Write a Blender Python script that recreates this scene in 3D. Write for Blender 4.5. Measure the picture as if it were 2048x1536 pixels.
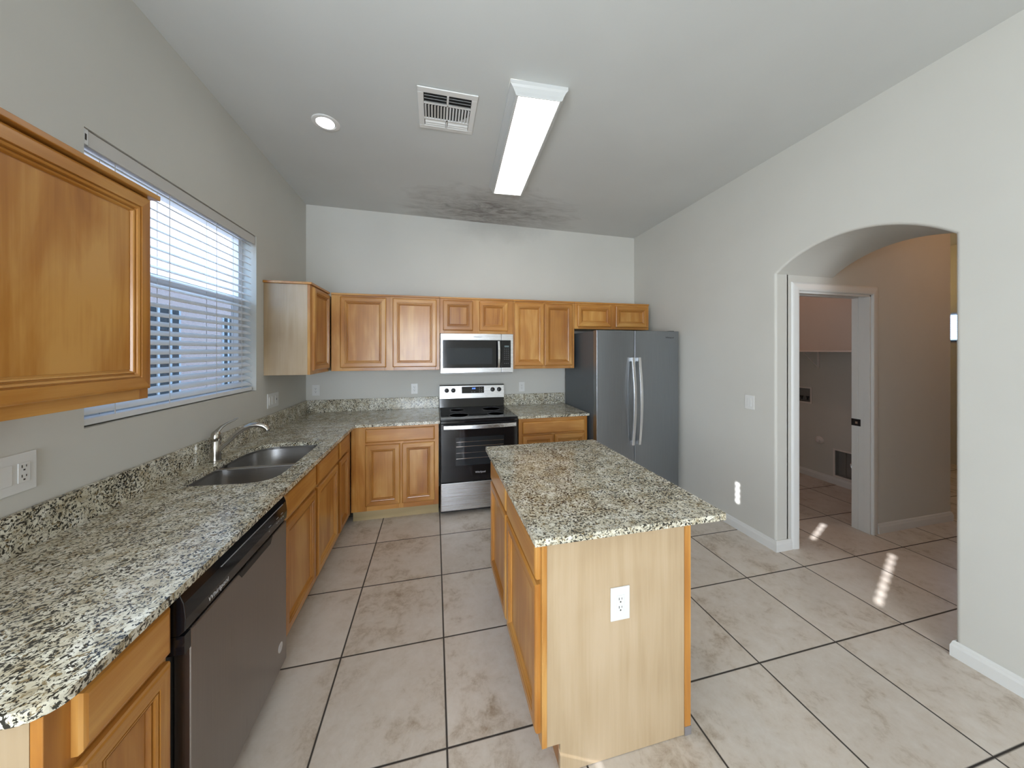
import bpy, bmesh, math, random
from math import sin, cos, pi, radians
from mathutils import Vector, Matrix
random.seed(7)
for o in list(bpy.data.objects): bpy.data.objects.remove(o, do_unlink=True)
SC = bpy.context.scene
COL = SC.collection

# ------------------------------------------------------------------ camera
F, TH, YH, CAMH = 655.2, 0.23186, 701.7, 1.573
cam = bpy.data.cameras.new('camera'); co = bpy.data.objects.new('camera', cam); COL.objects.link(co)
cam.sensor_fit = 'HORIZONTAL'; cam.sensor_width = 36.0; cam.lens = F/2048*36
cam.shift_y = (YH-768)/2048
cam.clip_start = 0.02
co.location = (0, 0, CAMH); co.rotation_euler = (pi/2, 0, -TH)
SC.camera = co

# ------------------------------------------------------------------ world, sun, lights, exposure
w = bpy.data.worlds.new('sky'); SC.world = w; w.use_nodes = True
nt = w.node_tree; bg = nt.nodes['Background']
bg.inputs[0].default_value = (0.36, 0.62, 1.0, 1); bg.inputs[1].default_value = 5.0
SC.view_settings.view_transform = 'Standard'; SC.view_settings.look = 'None'
SC.view_settings.gamma = 1.0; SC.view_settings.exposure = 0.45; SC.view_settings.use_curve_mapping = False

def lamp(name, kind, loc, energy, color=(1, 1, 1), rot=(0, 0, 0), size=None, size_y=None, angle=None, radius=None):
    l = bpy.data.lights.new(name, kind); l.energy = energy; l.color = color
    if kind == 'AREA':
        l.shape = 'RECTANGLE'; l.size = size; l.size_y = size_y
    if angle is not None: l.angle = angle
    if radius is not None: l.shadow_soft_size = radius
    o = bpy.data.objects.new(name, l); COL.objects.link(o); o.location = loc; o.rotation_euler = rot
    return o
# sun: comes in over the left side, low
d = Vector((1.0, 0.43, -0.49)).normalized()
sun = lamp('sun', 'SUN', (-6, -2, 5), 9.5, (0.95, 0.96, 1.0), angle=radians(0.35))
sun.rotation_euler = d.to_track_quat('-Z', 'Y').to_euler()
# daylight entering by the big rear glazing and the nook window (behind the camera)
lamp('rear_window_daylight', 'AREA', (-0.50, -4.38, 1.45), 138, (0.93, 0.97, 1.0), rot=(pi/2+0.25, 0, -0.12), size=1.4, size_y=2.1)
lamp('nook_window_daylight', 'AREA', (-1.30, -0.13, 1.70), 42, (0.84, 0.93, 1.0), rot=(0, -pi/2-0.3, 0), size=1.4, size_y=1.75)
# ceiling lamps of the rooms beyond
lamp('laundry_lamp', 'POINT', (3.7, 3.1, 2.75), 4.5, (1.0, 0.56, 0.43), radius=0.12)
lamp('hall_lamp', 'POINT', (4.5, 0.9, 2.75), 8, (1.0, 0.55, 0.27), radius=0.1)
lamp('far_room_lamp', 'POINT', (6.2, 3.4, 2.6), 6, (1.0, 0.66, 0.25), radius=0.1)

# ------------------------------------------------------------------ materials
def new_mat(name):
    m = bpy.data.materials.new(name); m.use_nodes = True
    nt = m.node_tree; nt.nodes.clear()
    out = nt.nodes.new('ShaderNodeOutputMaterial'); b = nt.nodes.new('ShaderNodeBsdfPrincipled')
    nt.links.new(b.outputs[0], out.inputs[0])
    return m, nt, b, out
def simple(name, col, rough=0.5, metal=0.0, spec=0.5, emit=None, estr=0.0, coat=0.0):
    m, nt, b, out = new_mat(name)
    b.inputs['Base Color'].default_value = (*col, 1); b.inputs['Roughness'].default_value = rough
    b.inputs['Metallic'].default_value = metal; b.inputs['Specular IOR Level'].default_value = spec
    b.inputs['Coat Weight'].default_value = coat
    if emit: b.inputs['Emission Color'].default_value = (*emit, 1); b.inputs['Emission Strength'].default_value = estr
    n = nt.nodes.new('ShaderNodeTexNoise'); n.inputs['Scale'].default_value = 35
    mr = nt.nodes.new('ShaderNodeMapRange'); mr.inputs['To Min'].default_value = max(0, rough-0.03); mr.inputs['To Max'].default_value = min(1, rough+0.03)
    nt.links.new(n.outputs[0], mr.inputs['Value']); nt.links.new(mr.outputs[0], b.inputs['Roughness'])
    return m
class NB:
    def __init__(s, nt): s.nt = nt
    def n(s, t, **kw):
        x = s.nt.nodes.new(t)
        for k, v in kw.items(): setattr(x, k, v)
        return x
    def l(s, a, b): s.nt.links.new(a, b)
    def math(s, op, a, b=None, c=None):
        x = s.nt.nodes.new('ShaderNodeMath'); x.operation = op
        for i, v in enumerate((a, b, c)):
            if v is None: continue
            if isinstance(v, (int, float)): x.inputs[i].default_value = v
            else: s.l(v, x.inputs[i])
        return x.outputs[0]
    def ramp(s, fac, stops, interp='LINEAR'):
        r = s.nt.nodes.new('ShaderNodeValToRGB'); r.color_ramp.interpolation = interp
        e = r.color_ramp.elements
        while len(e) < len(stops): e.new(0.5)
        for i, (p, c) in enumerate(stops):
            e[i].position = p; e[i].color = (*c, 1) if len(c) == 3 else c
        s.l(fac, r.inputs[0]); return r.outputs[0]
    def mix(s, f, a, b, mode='MIX'):
        x = s.nt.nodes.new('ShaderNodeMix'); x.data_type = 'RGBA'; x.blend_type = mode
        for i, v in ((0, f), (6, a), (7, b)):
            if isinstance(v, (int, float)): x.inputs[i].default_value = v
            elif isinstance(v, tuple): x.inputs[i].default_value = (*v, 1)
            else: s.l(v, x.inputs[i])
        return x.outputs[2]
    def noise(s, vec, scale, detail=3, rough=0.5, dist=0.0):
        x = s.nt.nodes.new('ShaderNodeTexNoise'); x.inputs['Scale'].default_value = scale
        x.inputs['Detail'].default_value = detail; x.inputs['Roughness'].default_value = rough; x.inputs['Distortion'].default_value = dist
        if vec is not None: s.l(vec, x.inputs['Vector'])
        return x.outputs[0]

def wood(name, axis, light, mid, dark, rough=0.32, coat=0.25, fig=1.0):
    m, nt, b, out = new_mat(name); N = NB(nt)
    tc = N.n('ShaderNodeTexCoord'); oi = N.n('ShaderNodeObjectInfo')
    off = N.n('ShaderNodeVectorMath', operation='SCALE'); off.inputs[0].default_value = (13.7, 7.3, 5.1); N.l(oi.outputs['Random'], off.inputs['Scale'])
    ad = N.n('ShaderNodeVectorMath', operation='ADD'); N.l(tc.outputs['Object'], ad.inputs[0]); N.l(off.outputs[0], ad.inputs[1])
    mp = N.n('ShaderNodeMapping'); N.l(ad.outputs[0], mp.inputs[0])
    s = [9.0, 9.0, 9.0]; s['xyz'.index(axis)] = 1.1; mp.inputs['Scale'].default_value = s
    big = N.noise(mp.outputs[0], 0.9, 4, 0.55, 0.9)
    mp2 = N.n('ShaderNodeMapping'); N.l(ad.outputs[0], mp2.inputs[0])
    s2 = [70.0, 70.0, 70.0]; s2['xyz'.index(axis)] = 2.4; mp2.inputs['Scale'].default_value = s2
    fine = N.noise(mp2.outputs[0], 1.0, 3, 0.6)
    mp3 = N.n('ShaderNodeMapping'); N.l(ad.outputs[0], mp3.inputs[0]); mp3.inputs['Scale'].default_value = (2.2, 2.2, 2.2)
    blot = N.noise(mp3.outputs[0], 1.0, 2, 0.5, 0.4)
    a = N.math('MULTIPLY', big, 0.62*fig); c = N.math('MULTIPLY', fine, 0.22); e = N.math('MULTIPLY', blot, 0.45)
    t = N.math('ADD', N.math('ADD', a, c), e)
    t = N.math('SUBTRACT', t, 0.31*fig+0.02-0.2)
    col = N.ramp(t, [(0.32, dark), (0.5, mid), (0.66, light)])
    hv = N.n('ShaderNodeHueSaturation'); N.l(col, hv.inputs['Color'])
    N.l(N.math('MULTIPLY_ADD', oi.outputs['Random'], 0.14, 0.93), hv.inputs['Value'])
    N.l(hv.outputs[0], b.inputs['Base Color'])
    b.inputs['Roughness'].default_value = rough; b.inputs['Coat Weight'].default_value = coat; b.inputs['Coat Roughness'].default_value = 0.18
    return m
HL, HM, HD = (0.60, 0.315, 0.085), (0.46, 0.195, 0.034), (0.32, 0.112, 0.014)
WZ = wood('honey_maple_upright', 'z', HL, HM, HD, fig=1.15)
WX = wood('honey_maple_lengthwise', 'x', HL, HM, HD)
WY = wood('honey_maple_crosswise', 'y', HL, HM, HD)
WPALE = wood('pale_maple_veneer', 'z', (0.53, 0.40, 0.26), (0.465, 0.34, 0.205), (0.38, 0.265, 0.15), rough=0.4, coat=0.1, fig=0.85)
WTOE = wood('toe_kick_veneer', 'x', (0.50, 0.38, 0.20), (0.42, 0.32, 0.16), (0.36, 0.26, 0.13), rough=0.5, coat=0)

def granite():
    m, nt, b, out = new_mat('speckled_granite'); N = NB(nt)
    g = N.n('ShaderNodeNewGeometry'); pos = g.outputs['Position']
    wv = N.n('ShaderNodeTexNoise'); wv.inputs['Scale'].default_value = 30; N.l(pos, wv.inputs['Vector'])
    sc = N.n('ShaderNodeVectorMath', operation='SCALE'); N.l(wv.outputs['Color'], sc.inputs[0]); sc.inputs['Scale'].default_value = 0.03
    ad = N.n('ShaderNodeVectorMath', operation='ADD'); N.l(pos, ad.inputs[0]); N.l(sc.outputs[0], ad.inputs[1]); p = ad.outputs[0]
    base = N.ramp(N.noise(p, 14, 4, 0.6), [(0.32, (0.48, 0.42, 0.30)), (0.5, (0.66, 0.63, 0.52)), (0.68, (0.82, 0.81, 0.74))])
    v = N.n('ShaderNodeTexVoronoi'); v.inputs['Scale'].default_value = 75; N.l(p, v.inputs['Vector'])
    cell = N.n('ShaderNodeSeparateColor'); N.l(v.outputs['Color'], cell.inputs[0])
    cm = N.ramp(cell.outputs[0], [(0.0, (0.62, 0.58, 0.50)), (0.4, (0.95, 0.93, 0.88)), (0.8, (1.12, 1.12, 1.1))])
    base = N.mix(0.75, base, cm, 'MULTIPLY')
    warm = N.ramp(N.noise(p, 78, 3, 0.55), [(0.585, (0, 0, 0)), (0.62, (1, 1, 1))])
    base = N.mix(warm, base, (0.24, 0.18, 0.095))
    spk = N.noise(p, 125, 4, 0.62, 0.3)
    dm = N.noise(p, 9, 2, 0.5)
    th = N.math('ADD', spk, N.math('MULTIPLY', N.math('SUBTRACT', dm, 0.5), 0.18))
    dk = N.ramp(th, [(0.530, (0, 0, 0)), (0.552, (1, 1, 1))])
    col = N.mix(dk, base, (0.030, 0.028, 0.022))
    N.l(col, b.inputs['Base Color'])
    b.inputs['Roughness'].default_value = 0.13; b.inputs['Specular IOR Level'].default_value = 0.55
    return m
GRAN = granite()

def tile_floor():
    m, nt, b, out = new_mat('beige_floor_tile'); N = NB(nt)
    g = N.n('ShaderNodeNewGeometry'); sp = N.n('ShaderNodeSeparateXYZ'); N.l(g.outputs['Position'], sp.inputs[0])
    S = 0.515
    u = N.math('DIVIDE', N.math('ADD', sp.outputs[0], 0.4670), S); v = N.math('DIVIDE', N.math('SUBTRACT', sp.outputs[1], 2.8657), S)
    def dist(t):
        fr = N.math('FRACT', t); return N.math('MINIMUM', fr, N.math('SUBTRACT', 1.0, fr))
    e = N.math('MINIMUM', dist(u), dist(v))
    gr = N.ramp(e, [(0.0060, (1, 1, 1)), (0.0095, (0, 0, 0))])
    cmb = N.n('ShaderNodeCombineXYZ'); N.l(N.math('FLOOR', u), cmb.inputs[0]); N.l(N.math('FLOOR', v), cmb.inputs[1])
    wn = N.n('ShaderNodeTexWhiteNoise'); wn.noise_dimensions = '3D'; N.l(cmb.outputs[0], wn.inputs['Vector'])
    sc = N.n('ShaderNodeVectorMath', operation='SCALE'); N.l(wn.outputs['Color'], sc.inputs[0]); sc.inputs['Scale'].default_value = 9.0
    ad = N.n('ShaderNodeVectorMath', operation='ADD'); N.l(g.outputs['Position'], ad.inputs[0]); N.l(sc.outputs[0], ad.inputs[1]); p = ad.outputs[0]
    big = N.noise(p, 2.6, 5, 0.6, 0.5); sm = N.noise(p, 15, 7, 0.72, 0.35); tiny = N.noise(p, 60, 3, 0.6)
    t = N.math('ADD', N.math('ADD', N.math('MULTIPLY', big, 0.5), N.math('MULTIPLY', sm, 0.42)), N.math('MULTIPLY', tiny, 0.08))
    col = N.ramp(t, [(0.36, (0.36, 0.275, 0.20)), (0.42, (0.52, 0.44, 0.355)), (0.48, (0.63, 0.555, 0.475)), (0.60, (0.69, 0.625, 0.555))])
    hv = N.n('ShaderNodeHueSaturation'); N.l(col, hv.inputs['Color']); N.l(N.math('MULTIPLY_ADD', wn.outputs['Value'], 0.08, 0.96), hv.inputs['Value'])
    c2 = N.mix(gr, hv.outputs[0], (0.030, 0.024, 0.020))
    N.l(c2, b.inputs['Base Color'])
    N.l(N.math('MULTIPLY_ADD', gr, 0.5, 0.30), b.inputs['Roughness'])
    bp = N.n('ShaderNodeBump'); bp.inputs['Strength'].default_value = 0.25; bp.inputs['Distance'].default_value = 0.004
    N.l(N.math('SUBTRACT', N.math('MULTIPLY', sm, 0.25), gr), bp.inputs['Height']); N.l(bp.outputs[0], b.inputs['Normal'])
    return m
TILE = tile_floor()

def paint(name, col, rough=0.75, soot=None):
    m, nt, b, out = new_mat(name); N = NB(nt)
    g = N.n('ShaderNodeNewGeometry'); pos = g.outputs['Position']
    n = N.noise(pos, 1.3, 3, 0.5); c = N.ramp(n, [(0.3, tuple(x*0.965 for x in col)), (0.7, tuple(min(1, x*1.03) for x in col))])
    if soot == 'ceiling':
        # smoke stain above the range: an outline of its own, streaky along the wall
        sp = N.n('ShaderNodeSeparateXYZ'); N.l(pos, sp.inputs[0])
        dx = N.math('DIVIDE', N.math('SUBTRACT', sp.outputs[0], 0.62), 1.02)
        dy = N.math('DIVIDE', N.math('SUBTRACT', sp.outputs[1], 3.62), 0.62)
        r = N.math('SQRT', N.math('ADD', N.math('MULTIPLY', dx, dx), N.math('MULTIPLY', dy, dy)))
        mp = N.n('ShaderNodeMapping'); mp.inputs['Scale'].default_value = (1.3, 3.4, 1); N.l(pos, mp.inputs[0])
        st = N.noise(mp.outputs[0], 1.6, 5, 0.62, 1.2)
        msk = N.ramp(N.math('ADD', r, N.math('MULTIPLY', N.math('SUBTRACT', st, 0.5), 1.1)), [(0.2, (1, 1, 1)), (1.0, (0, 0, 0))])
        st2 = N.ramp(N.noise(mp.outputs[0], 2.8, 5, 0.65, 1.8), [(0.38, (0.35, 0.35, 0.35)), (0.62, (1, 1, 1))])
        f = N.math('MULTIPLY', N.math('MULTIPLY', msk, st2), 0.85)
        c = N.mix(f, c, (0.17, 0.15, 0.135))
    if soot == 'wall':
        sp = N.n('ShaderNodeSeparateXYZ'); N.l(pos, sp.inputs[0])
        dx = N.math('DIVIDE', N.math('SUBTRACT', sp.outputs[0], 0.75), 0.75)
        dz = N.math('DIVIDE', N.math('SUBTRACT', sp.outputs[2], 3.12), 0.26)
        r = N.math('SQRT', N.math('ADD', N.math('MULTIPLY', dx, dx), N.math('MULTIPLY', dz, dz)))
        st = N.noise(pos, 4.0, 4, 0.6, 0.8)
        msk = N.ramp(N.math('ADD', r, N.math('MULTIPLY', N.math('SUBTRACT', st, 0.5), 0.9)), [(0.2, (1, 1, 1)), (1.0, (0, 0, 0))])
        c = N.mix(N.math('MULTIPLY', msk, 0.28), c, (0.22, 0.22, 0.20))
    N.l(c, b.inputs['Base Color']); b.inputs['Roughness'].default_value = rough
    bn = N.noise(pos, 160, 2, 0.5); bp = N.n('ShaderNodeBump'); bp.inputs['Strength'].default_value = 0.06; bp.inputs['Distance'].default_value = 0.002
    N.l(bn, bp.inputs['Height']); N.l(bp.outputs[0], b.inputs['Normal'])
    return m
PC = (0.612, 0.602, 0.555)
WALL = paint('wall_paint', PC); WALLB = paint('wall_paint_with_smoke_trace', PC, soot='wall')
CEIL = paint('ceiling_paint', (0.615, 0.625, 0.605), 0.85, 'ceiling')
WHITE = simple('white_semi_gloss', (0.78, 0.78, 0.76), 0.35)
TRIMM = simple('white_trim_paint', (0.74, 0.74, 0.72), 0.4)
PLATE = simple('white_plate_plastic', (0.74, 0.74, 0.72), 0.35)
SLOT = simple('dark_slot', (0.03, 0.028, 0.025), 0.5)
BLIND = simple('white_blind_vinyl', (0.80, 0.82, 0.84), 0.4)
CORD = simple('blind_cord', (0.6, 0.6, 0.6), 0.7)
VINYL = simple('window_vinyl', (0.8, 0.8, 0.8), 0.35)
BLACK = simple('gloss_black', (0.008, 0.008, 0.010), 0.08, spec=0.6)
BLACKM = simple('matte_black', (0.012, 0.012, 0.013), 0.4)
GREYTXT = simple('printed_grey', (0.35, 0.36, 0.38), 0.5)
LOGOW = simple('printed_silver', (0.7, 0.7, 0.72), 0.35, metal=0.3)
LOGOD = simple('engraved_dark', (0.06, 0.06, 0.07), 0.4)
BLUE = simple('blue_clock_display', (0.02, 0.03, 0.2), 0.4, emit=(0.1, 0.25, 1.0), estr=1.5)
FRSIDE = simple('fridge_side_grey', (0.085, 0.10, 0.115), 0.35)
NICKEL = simple('brushed_nickel', (0.50, 0.47, 0.42), 0.22, metal=1.0)
CHROME = simple('polished_steel', (0.82, 0.82, 0.83), 0.16, metal=1.0)
LENS = simple('lit_acrylic_lens', (0.9, 0.9, 0.9), 0.4, emit=(1.0, 0.93, 0.86), estr=4.8)
CANL = simple('lit_downlight_lens', (0.9, 0.9, 0.9), 0.4, emit=(1.0, 0.99, 0.97), estr=5.0)
STUCCO = simple('pink_beige_stucco', (0.92, 0.62, 0.52), 0.9)
DARKIN = simple('duct_dark', (0.02, 0.02, 0.02), 0.8)
GREYBOX = simple('galvanised_grey', (0.30, 0.30, 0.29), 0.45, metal=0.4)
SHELFW = simple('shelf_white', (0.75, 0.70, 0.66), 0.5)
GROUNDM = simple('gravel', (0.35, 0.29, 0.23), 0.9)
FOOTM = simple('grey_scuffed_foot', (0.22, 0.20, 0.20), 0.6)

def steel(name, col, rough, axis='z'):
    m, nt, b, out = new_mat(name); N = NB(nt)
    tc = N.n('ShaderNodeTexCoord'); mp = N.n('ShaderNodeMapping'); N.l(tc.outputs['Object'], mp.inputs[0])
    s = [400.0, 400.0, 400.0]; s['xyz'.index(axis)] = 3.0; mp.inputs['Scale'].default_value = s
    n = N.noise(mp.outputs[0], 1.0, 2, 0.5)
    N.l(N.ramp(n, [(0.3, tuple(x*0.93 for x in col)), (0.7, tuple(min(1, x*1.05) for x in col))]), b.inputs['Base Color'])
    N.l(N.math('MULTIPLY_ADD', n, 0.10, rough-0.05), b.inputs['Roughness'])
    b.inputs['Metallic'].default_value = 1.0
    return m
STEEL = steel('stainless_upright_brushed', (0.56, 0.56, 0.57), 0.30)
STEELX = steel('stainless_lengthwise_brushed', (0.62, 0.62, 0.63), 0.27, 'x')
STEELF = steel('stainless_fridge', (0.31, 0.33, 0.35), 0.34)
STEELD = steel('stainless_dishwasher', (0.34, 0.315, 0.30), 0.30)
SINKS = steel('stainless_sink', (0.50, 0.49, 0.48), 0.30, 'x')

def glass():
    m, nt, b, out = new_mat('window_glass'); N = NB(nt)
    t = N.n('ShaderNodeBsdfTransparent'); g = N.n('ShaderNodeBsdfGlossy'); g.inputs['Roughness'].default_value = 0.02
    lw = N.n('ShaderNodeLayerWeight'); lw.inputs[0].default_value = 0.5
    fac = N.math('MULTIPLY_ADD', N.math('POWER', lw.outputs['Facing'], 5.0), 0.5, 0.03)
    mx = N.n('ShaderNodeMixShader'); N.l(fac, mx.inputs[0]); N.l(t.outputs[0], mx.inputs[1]); N.l(g.outputs[0], mx.inputs[2])
    N.l(mx.outputs[0], out.inputs[0]); nt.nodes.remove(b); return m
GLASS = glass()
def screen():
    m, nt, b, out = new_mat('insect_screen_mesh'); N = NB(nt)
    t = N.n('ShaderNodeBsdfTransparent'); b.inputs['Base Color'].default_value = (0.04, 0.05, 0.06, 1); b.inputs['Roughness'].default_value = 0.8
    mx = N.n('ShaderNodeMixShader'); mx.inputs[0].default_value = 0.5; N.l(t.outputs[0], mx.inputs[1]); N.l(b.outputs[0], mx.inputs[2])
    N.l(mx.outputs[0], out.inputs[0]); return m
SCREEN = screen()

# ------------------------------------------------------------------ mesh helpers
WLOC = {}
class MB:
    def __init__(s): s.v = []; s.f = []; s.m = []
    def add(s, vs, fs, mi=0):
        o = len(s.v); s.v += [tuple(p) for p in vs]; s.f += [tuple(i+o for i in f) for f in fs]; s.m += [mi]*len(fs); return s
    def box(s, x0, x1, y0, y1, z0, z1, mi=0):
        if x0 > x1: x0, x1 = x1, x0
        if y0 > y1: y0, y1 = y1, y0
        if z0 > z1: z0, z1 = z1, z0
        vs = [(x0,y0,z0),(x1,y0,z0),(x1,y1,z0),(x0,y1,z0),(x0,y0,z1),(x1,y0,z1),(x1,y1,z1),(x0,y1,z1)]
        return s.add(vs, [(0,3,2,1),(4,5,6,7),(0,1,5,4),(1,2,6,5),(2,3,7,6),(3,0,4,7)], mi)
    def prism(s, pts, fn, a, b, mi=0):
        """outline pts (u,v) swept from w=a to w=b; fn(u,v,w)->xyz"""
        n = len(pts); vs = [fn(u, v, a) for u, v in pts]+[fn(u, v, b) for u, v in pts]
        fs = [tuple(range(n)), tuple(range(2*n-1, n-1, -1))]+[(i, (i+1) % n, n+(i+1) % n, n+i) for i in range(n)]
        return s.add(vs, fs, mi)
    def loops(s, rings, cap0=True, cap1=True, mi=0):
        n = len(rings[0]); vs = [p for r in rings for p in r]; fs = []
        for k in range(len(rings)-1):
            for i in range(n): fs.append((k*n+i, k*n+(i+1) % n, (k+1)*n+(i+1) % n, (k+1)*n+i))
        if cap0: fs.append(tuple(range(n)))
        if cap1: fs.append(tuple((len(rings)-1)*n+i for i in range(n)))
        return s.add(vs, fs, mi)
    def lathe(s, prof, c, axis='z', n=28, mi=0):
        rings = []
        for r, h in prof:
            ring = []
            for i in range(n):
                a = 2*pi*i/n; x, y = max(r, 1e-4)*cos(a), max(r, 1e-4)*sin(a)
                if axis == 'z': ring.append((c[0]+x, c[1]+y, c[2]+h))
                elif axis == 'y': ring.append((c[0]+x, c[1]+h, c[2]+y))
                else: ring.append((c[0]+h, c[1]+x, c[2]+y))
            rings.append(ring)
        return s.loops(rings, mi=mi)
    def tube(s, pts, radii, n=14, squash=1.0, mi=0):
        pts = [Vector(p) for p in pts]; rings = []
        if not isinstance(radii, (list, tuple)): radii = [radii]*len(pts)
        up = Vector((0, 0, 1))
        for i, p in enumerate(pts):
            t = (pts[min(i+1, len(pts)-1)]-pts[max(i-1, 0)]).normalized()
            a = t.cross(up)
            if a.length < 1e-3: a = t.cross(Vector((0, 1, 0)))
            a.normalize(); b = a.cross(t).normalized(); r = radii[i]
            rings.append([tuple(p+a*r*cos(2*pi*k/n)+b*r*squash*sin(2*pi*k/n)) for k in range(n)])
        return s.loops(rings, mi=mi)
    def build(s, name, mats, parent=None, bevel=0.0, smooth=False, seg=2):
        me = bpy.data.meshes.new(name)
        base = Vector((0, 0, 0))
        if parent is not None: base = WLOC[parent.name]
        me.from_pydata([tuple(Vector(p)-base) for p in s.v], [], s.f)
        if not isinstance(mats, (list, tuple)): mats = [mats]
        for m in mats: me.materials.append(m)
        for i, p in enumerate(me.polygons): p.material_index = s.m[i]; p.use_smooth = smooth
        bm = bmesh.new(); bm.from_mesh(me); bmesh.ops.recalc_face_normals(bm, faces=bm.faces); bm.to_mesh(me); bm.free()
        o = bpy.data.objects.new(name, me); COL.objects.link(o)
        if parent is not None: o.parent = parent
        WLOC[o.name] = base
        if bevel:
            md = o.modifiers.new('bevel', 'BEVEL'); md.width = bevel; md.segments = seg; md.limit_method = 'ANGLE'; md.angle_limit = radians(40)
        if smooth:
            try: me.set_sharp_from_angle(angle=radians(38))
            except Exception: pass
        return o
def box(name, mats, parent, x0, x1, y0, y1, z0, z1, bevel=0.0): return MB().box(x0, x1, y0, y1, z0, z1).build(name, mats, parent, bevel)
def tag(o, label=None, cat=None, group=None, kind=None):
    if label: o['label'] = label
    if cat: o['category'] = cat
    if group: o['group'] = group
    if kind: o['kind'] = kind
    return o
def thing(name, loc, label, cat, group=None):
    o = bpy.data.objects.new(name, None); COL.objects.link(o); o.location = loc; o.empty_display_size = 0.05
    WLOC[o.name] = Vector(loc); return tag(o, label, cat, group)
def copy_tree(o, parent=None, delta=None, rotz=None):
    c = o.copy(); COL.objects.link(c)
    if parent is not None: c.parent = parent
    if delta is not None: c.location = o.location+Vector(delta)
    WLOC[c.name] = WLOC.get(o.name, Vector((0, 0, 0)))+Vector(delta or (0, 0, 0))
    for ch in list(o.children): copy_tree(ch, c)
    return c
def text(s, name, mat, parent, loc, size, rot, depth=0.0006):
    cu = bpy.data.curves.new(name, 'FONT'); cu.body = s; cu.size = size; cu.extrude = depth; cu.align_x = 'CENTER'; cu.align_y = 'CENTER'
    t = bpy.data.objects.new(name, cu); COL.objects.link(t)
    bpy.context.view_layer.update()
    me = bpy.data.meshes.new_from_object(t.evaluated_get(bpy.context.evaluated_depsgraph_get()))
    bpy.data.objects.remove(t); me.materials.clear(); me.materials.append(mat)
    me.transform(Matrix.Translation(Vector(loc)-WLOC[parent.name]) @ rot.to_4x4())
    o = bpy.data.objects.new(name, me); COL.objects.link(o); o.parent = parent; WLOC[o.name] = WLOC[parent.name]
    return o
R_FRONT = Matrix.Rotation(pi/2, 3, 'X')                       # faces -Y
R_RIGHT = Matrix.Rotation(pi/2, 3, 'Z') @ Matrix.Rotation(pi/2, 3, 'X')   # faces +X
# frames of reference for fronts: (u along the run, v up, w outwards) -> xyz
def fr_back(y): return lambda u, v, w: (u, y-w, v)            # faces -Y
def fr_left(x): return lambda u, v, w: (x+w, u, v)            # faces +X
def fr_isl(x): return lambda u, v, w: (x-w, u, v)             # faces -X
def fr_right(x): return lambda u, v, w: (x-w, u, v)

DOORP = [(0, 0), (0, 0.013), (0.0035, 0.0175), (0.009, 0.020), (0.040, 0.020), (0.0412, 0.0135), (0.0448, 0.0135), (0.046, 0.0185), (0.052, 0.0165),
         (0.0540, 0.007), (0.0575, 0.007), (0.0595, 0.0125), (0.063, 0.0105), (0.066, 0.0030), (0.069, 0.0030), (0.070, 0.0050)]
DRWP = [(0, 0), (0, 0.012), (0.004, 0.0175), (0.012, 0.020)]
def front(name, parent, fn, u0, u1, v0, v1, prof, horiz, k=1.0, flat='v'):
    """moulded front: stiles upright grain, rails lengthwise grain"""
    m = MB(); rings = []
    for ins, h in prof:
        ins *= k if ins > 0.01 else 1
        rings.append([(u0+ins, v0+ins, h), (u1-ins, v0+ins, h), (u1-ins, v1-ins, h), (u0+ins, v1-ins, h)])
    vs = [fn(*p) for r in rings for p in r]; fs = []; ms = []
    for q in range(len(rings)-1):
        for i in range(4):
            fs.append((q*4+i, q*4+(i+1) % 4, (q+1)*4+(i+1) % 4, (q+1)*4+i)); ms.append(1 if i in (0, 2) else 0)
    fs.append((0, 1, 2, 3)); ms.append(0)
    n = (len(rings)-1)*4; fs.append((n, n+1, n+2, n+3)); ms.append(0 if flat == 'v' else 1)
    m.v = vs; m.f = fs; m.m = ms
    return m.build(name, [WZ, horiz], parent)
def door(parent, fn, u0, u1, v0, v1, horiz, k=1.0): return front('door', parent, fn, u0, u1, v0, v1, DOORP, horiz, k)
def drawer(parent, fn, u0, u1, v0, v1, horiz, name='drawer_front'): return front(name, parent, fn, u0, u1, v0, v1, DRWP, horiz, flat='h')
def fbox(m, fn, u0, u1, v0, v1, w0, w1, mi=0):
    a = fn(u0, v0, w0); b = fn(u1, v1, w1); return m.box(a[0], b[0], a[1], b[1], a[2], b[2], mi)
def face_frame(parent, fn, u0, u1, v0, v1, stiles, rails, horiz, t=0.02, sw=0.03):
    """stiles: list of (u0,u1); rails: list of (v0,v1); boards lie from w=-t to w=0"""
    m = MB()
    for a, b in stiles: fbox(m, fn, a, b, v0, v1, -t, 0, 0)
    st = sorted(stiles)
    for (a, b), (c, d2) in zip(st[:-1], st[1:]):
        for e, f in rails:
            if c-b > 1e-3: fbox(m, fn, b, c, e, f, -t, -0.0004, 1)
    return m.build('face_frame', [WZ, horiz], parent, bevel=0.0015)

# ------------------------------------------------------------------ room shell
XL, XR, YB = -1.335, 2.607, 3.905
CZ = lambda x, y: 3.135-0.013*(x+1.335)-0.014*(y-3.9)
YF = -4.4; XE = 8.0
def struct(o): return tag(o, kind='structure')
m = MB().box(-1.5, XE+0.1, YF-0.1, 5.3, -0.1, 0.0); struct(m.build('floor', TILE))
m = MB()
cs = [(-1.5, YF-0.1), (XE+0.1, YF-0.1), (XE+0.1, 5.3), (-1.5, 5.3)]
m.loops([[(x, y, CZ(x, y)) for x, y in cs], [(x, y, CZ(x, y)+0.12) for x, y in cs]]); struct(m.build('ceiling', CEIL))

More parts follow.
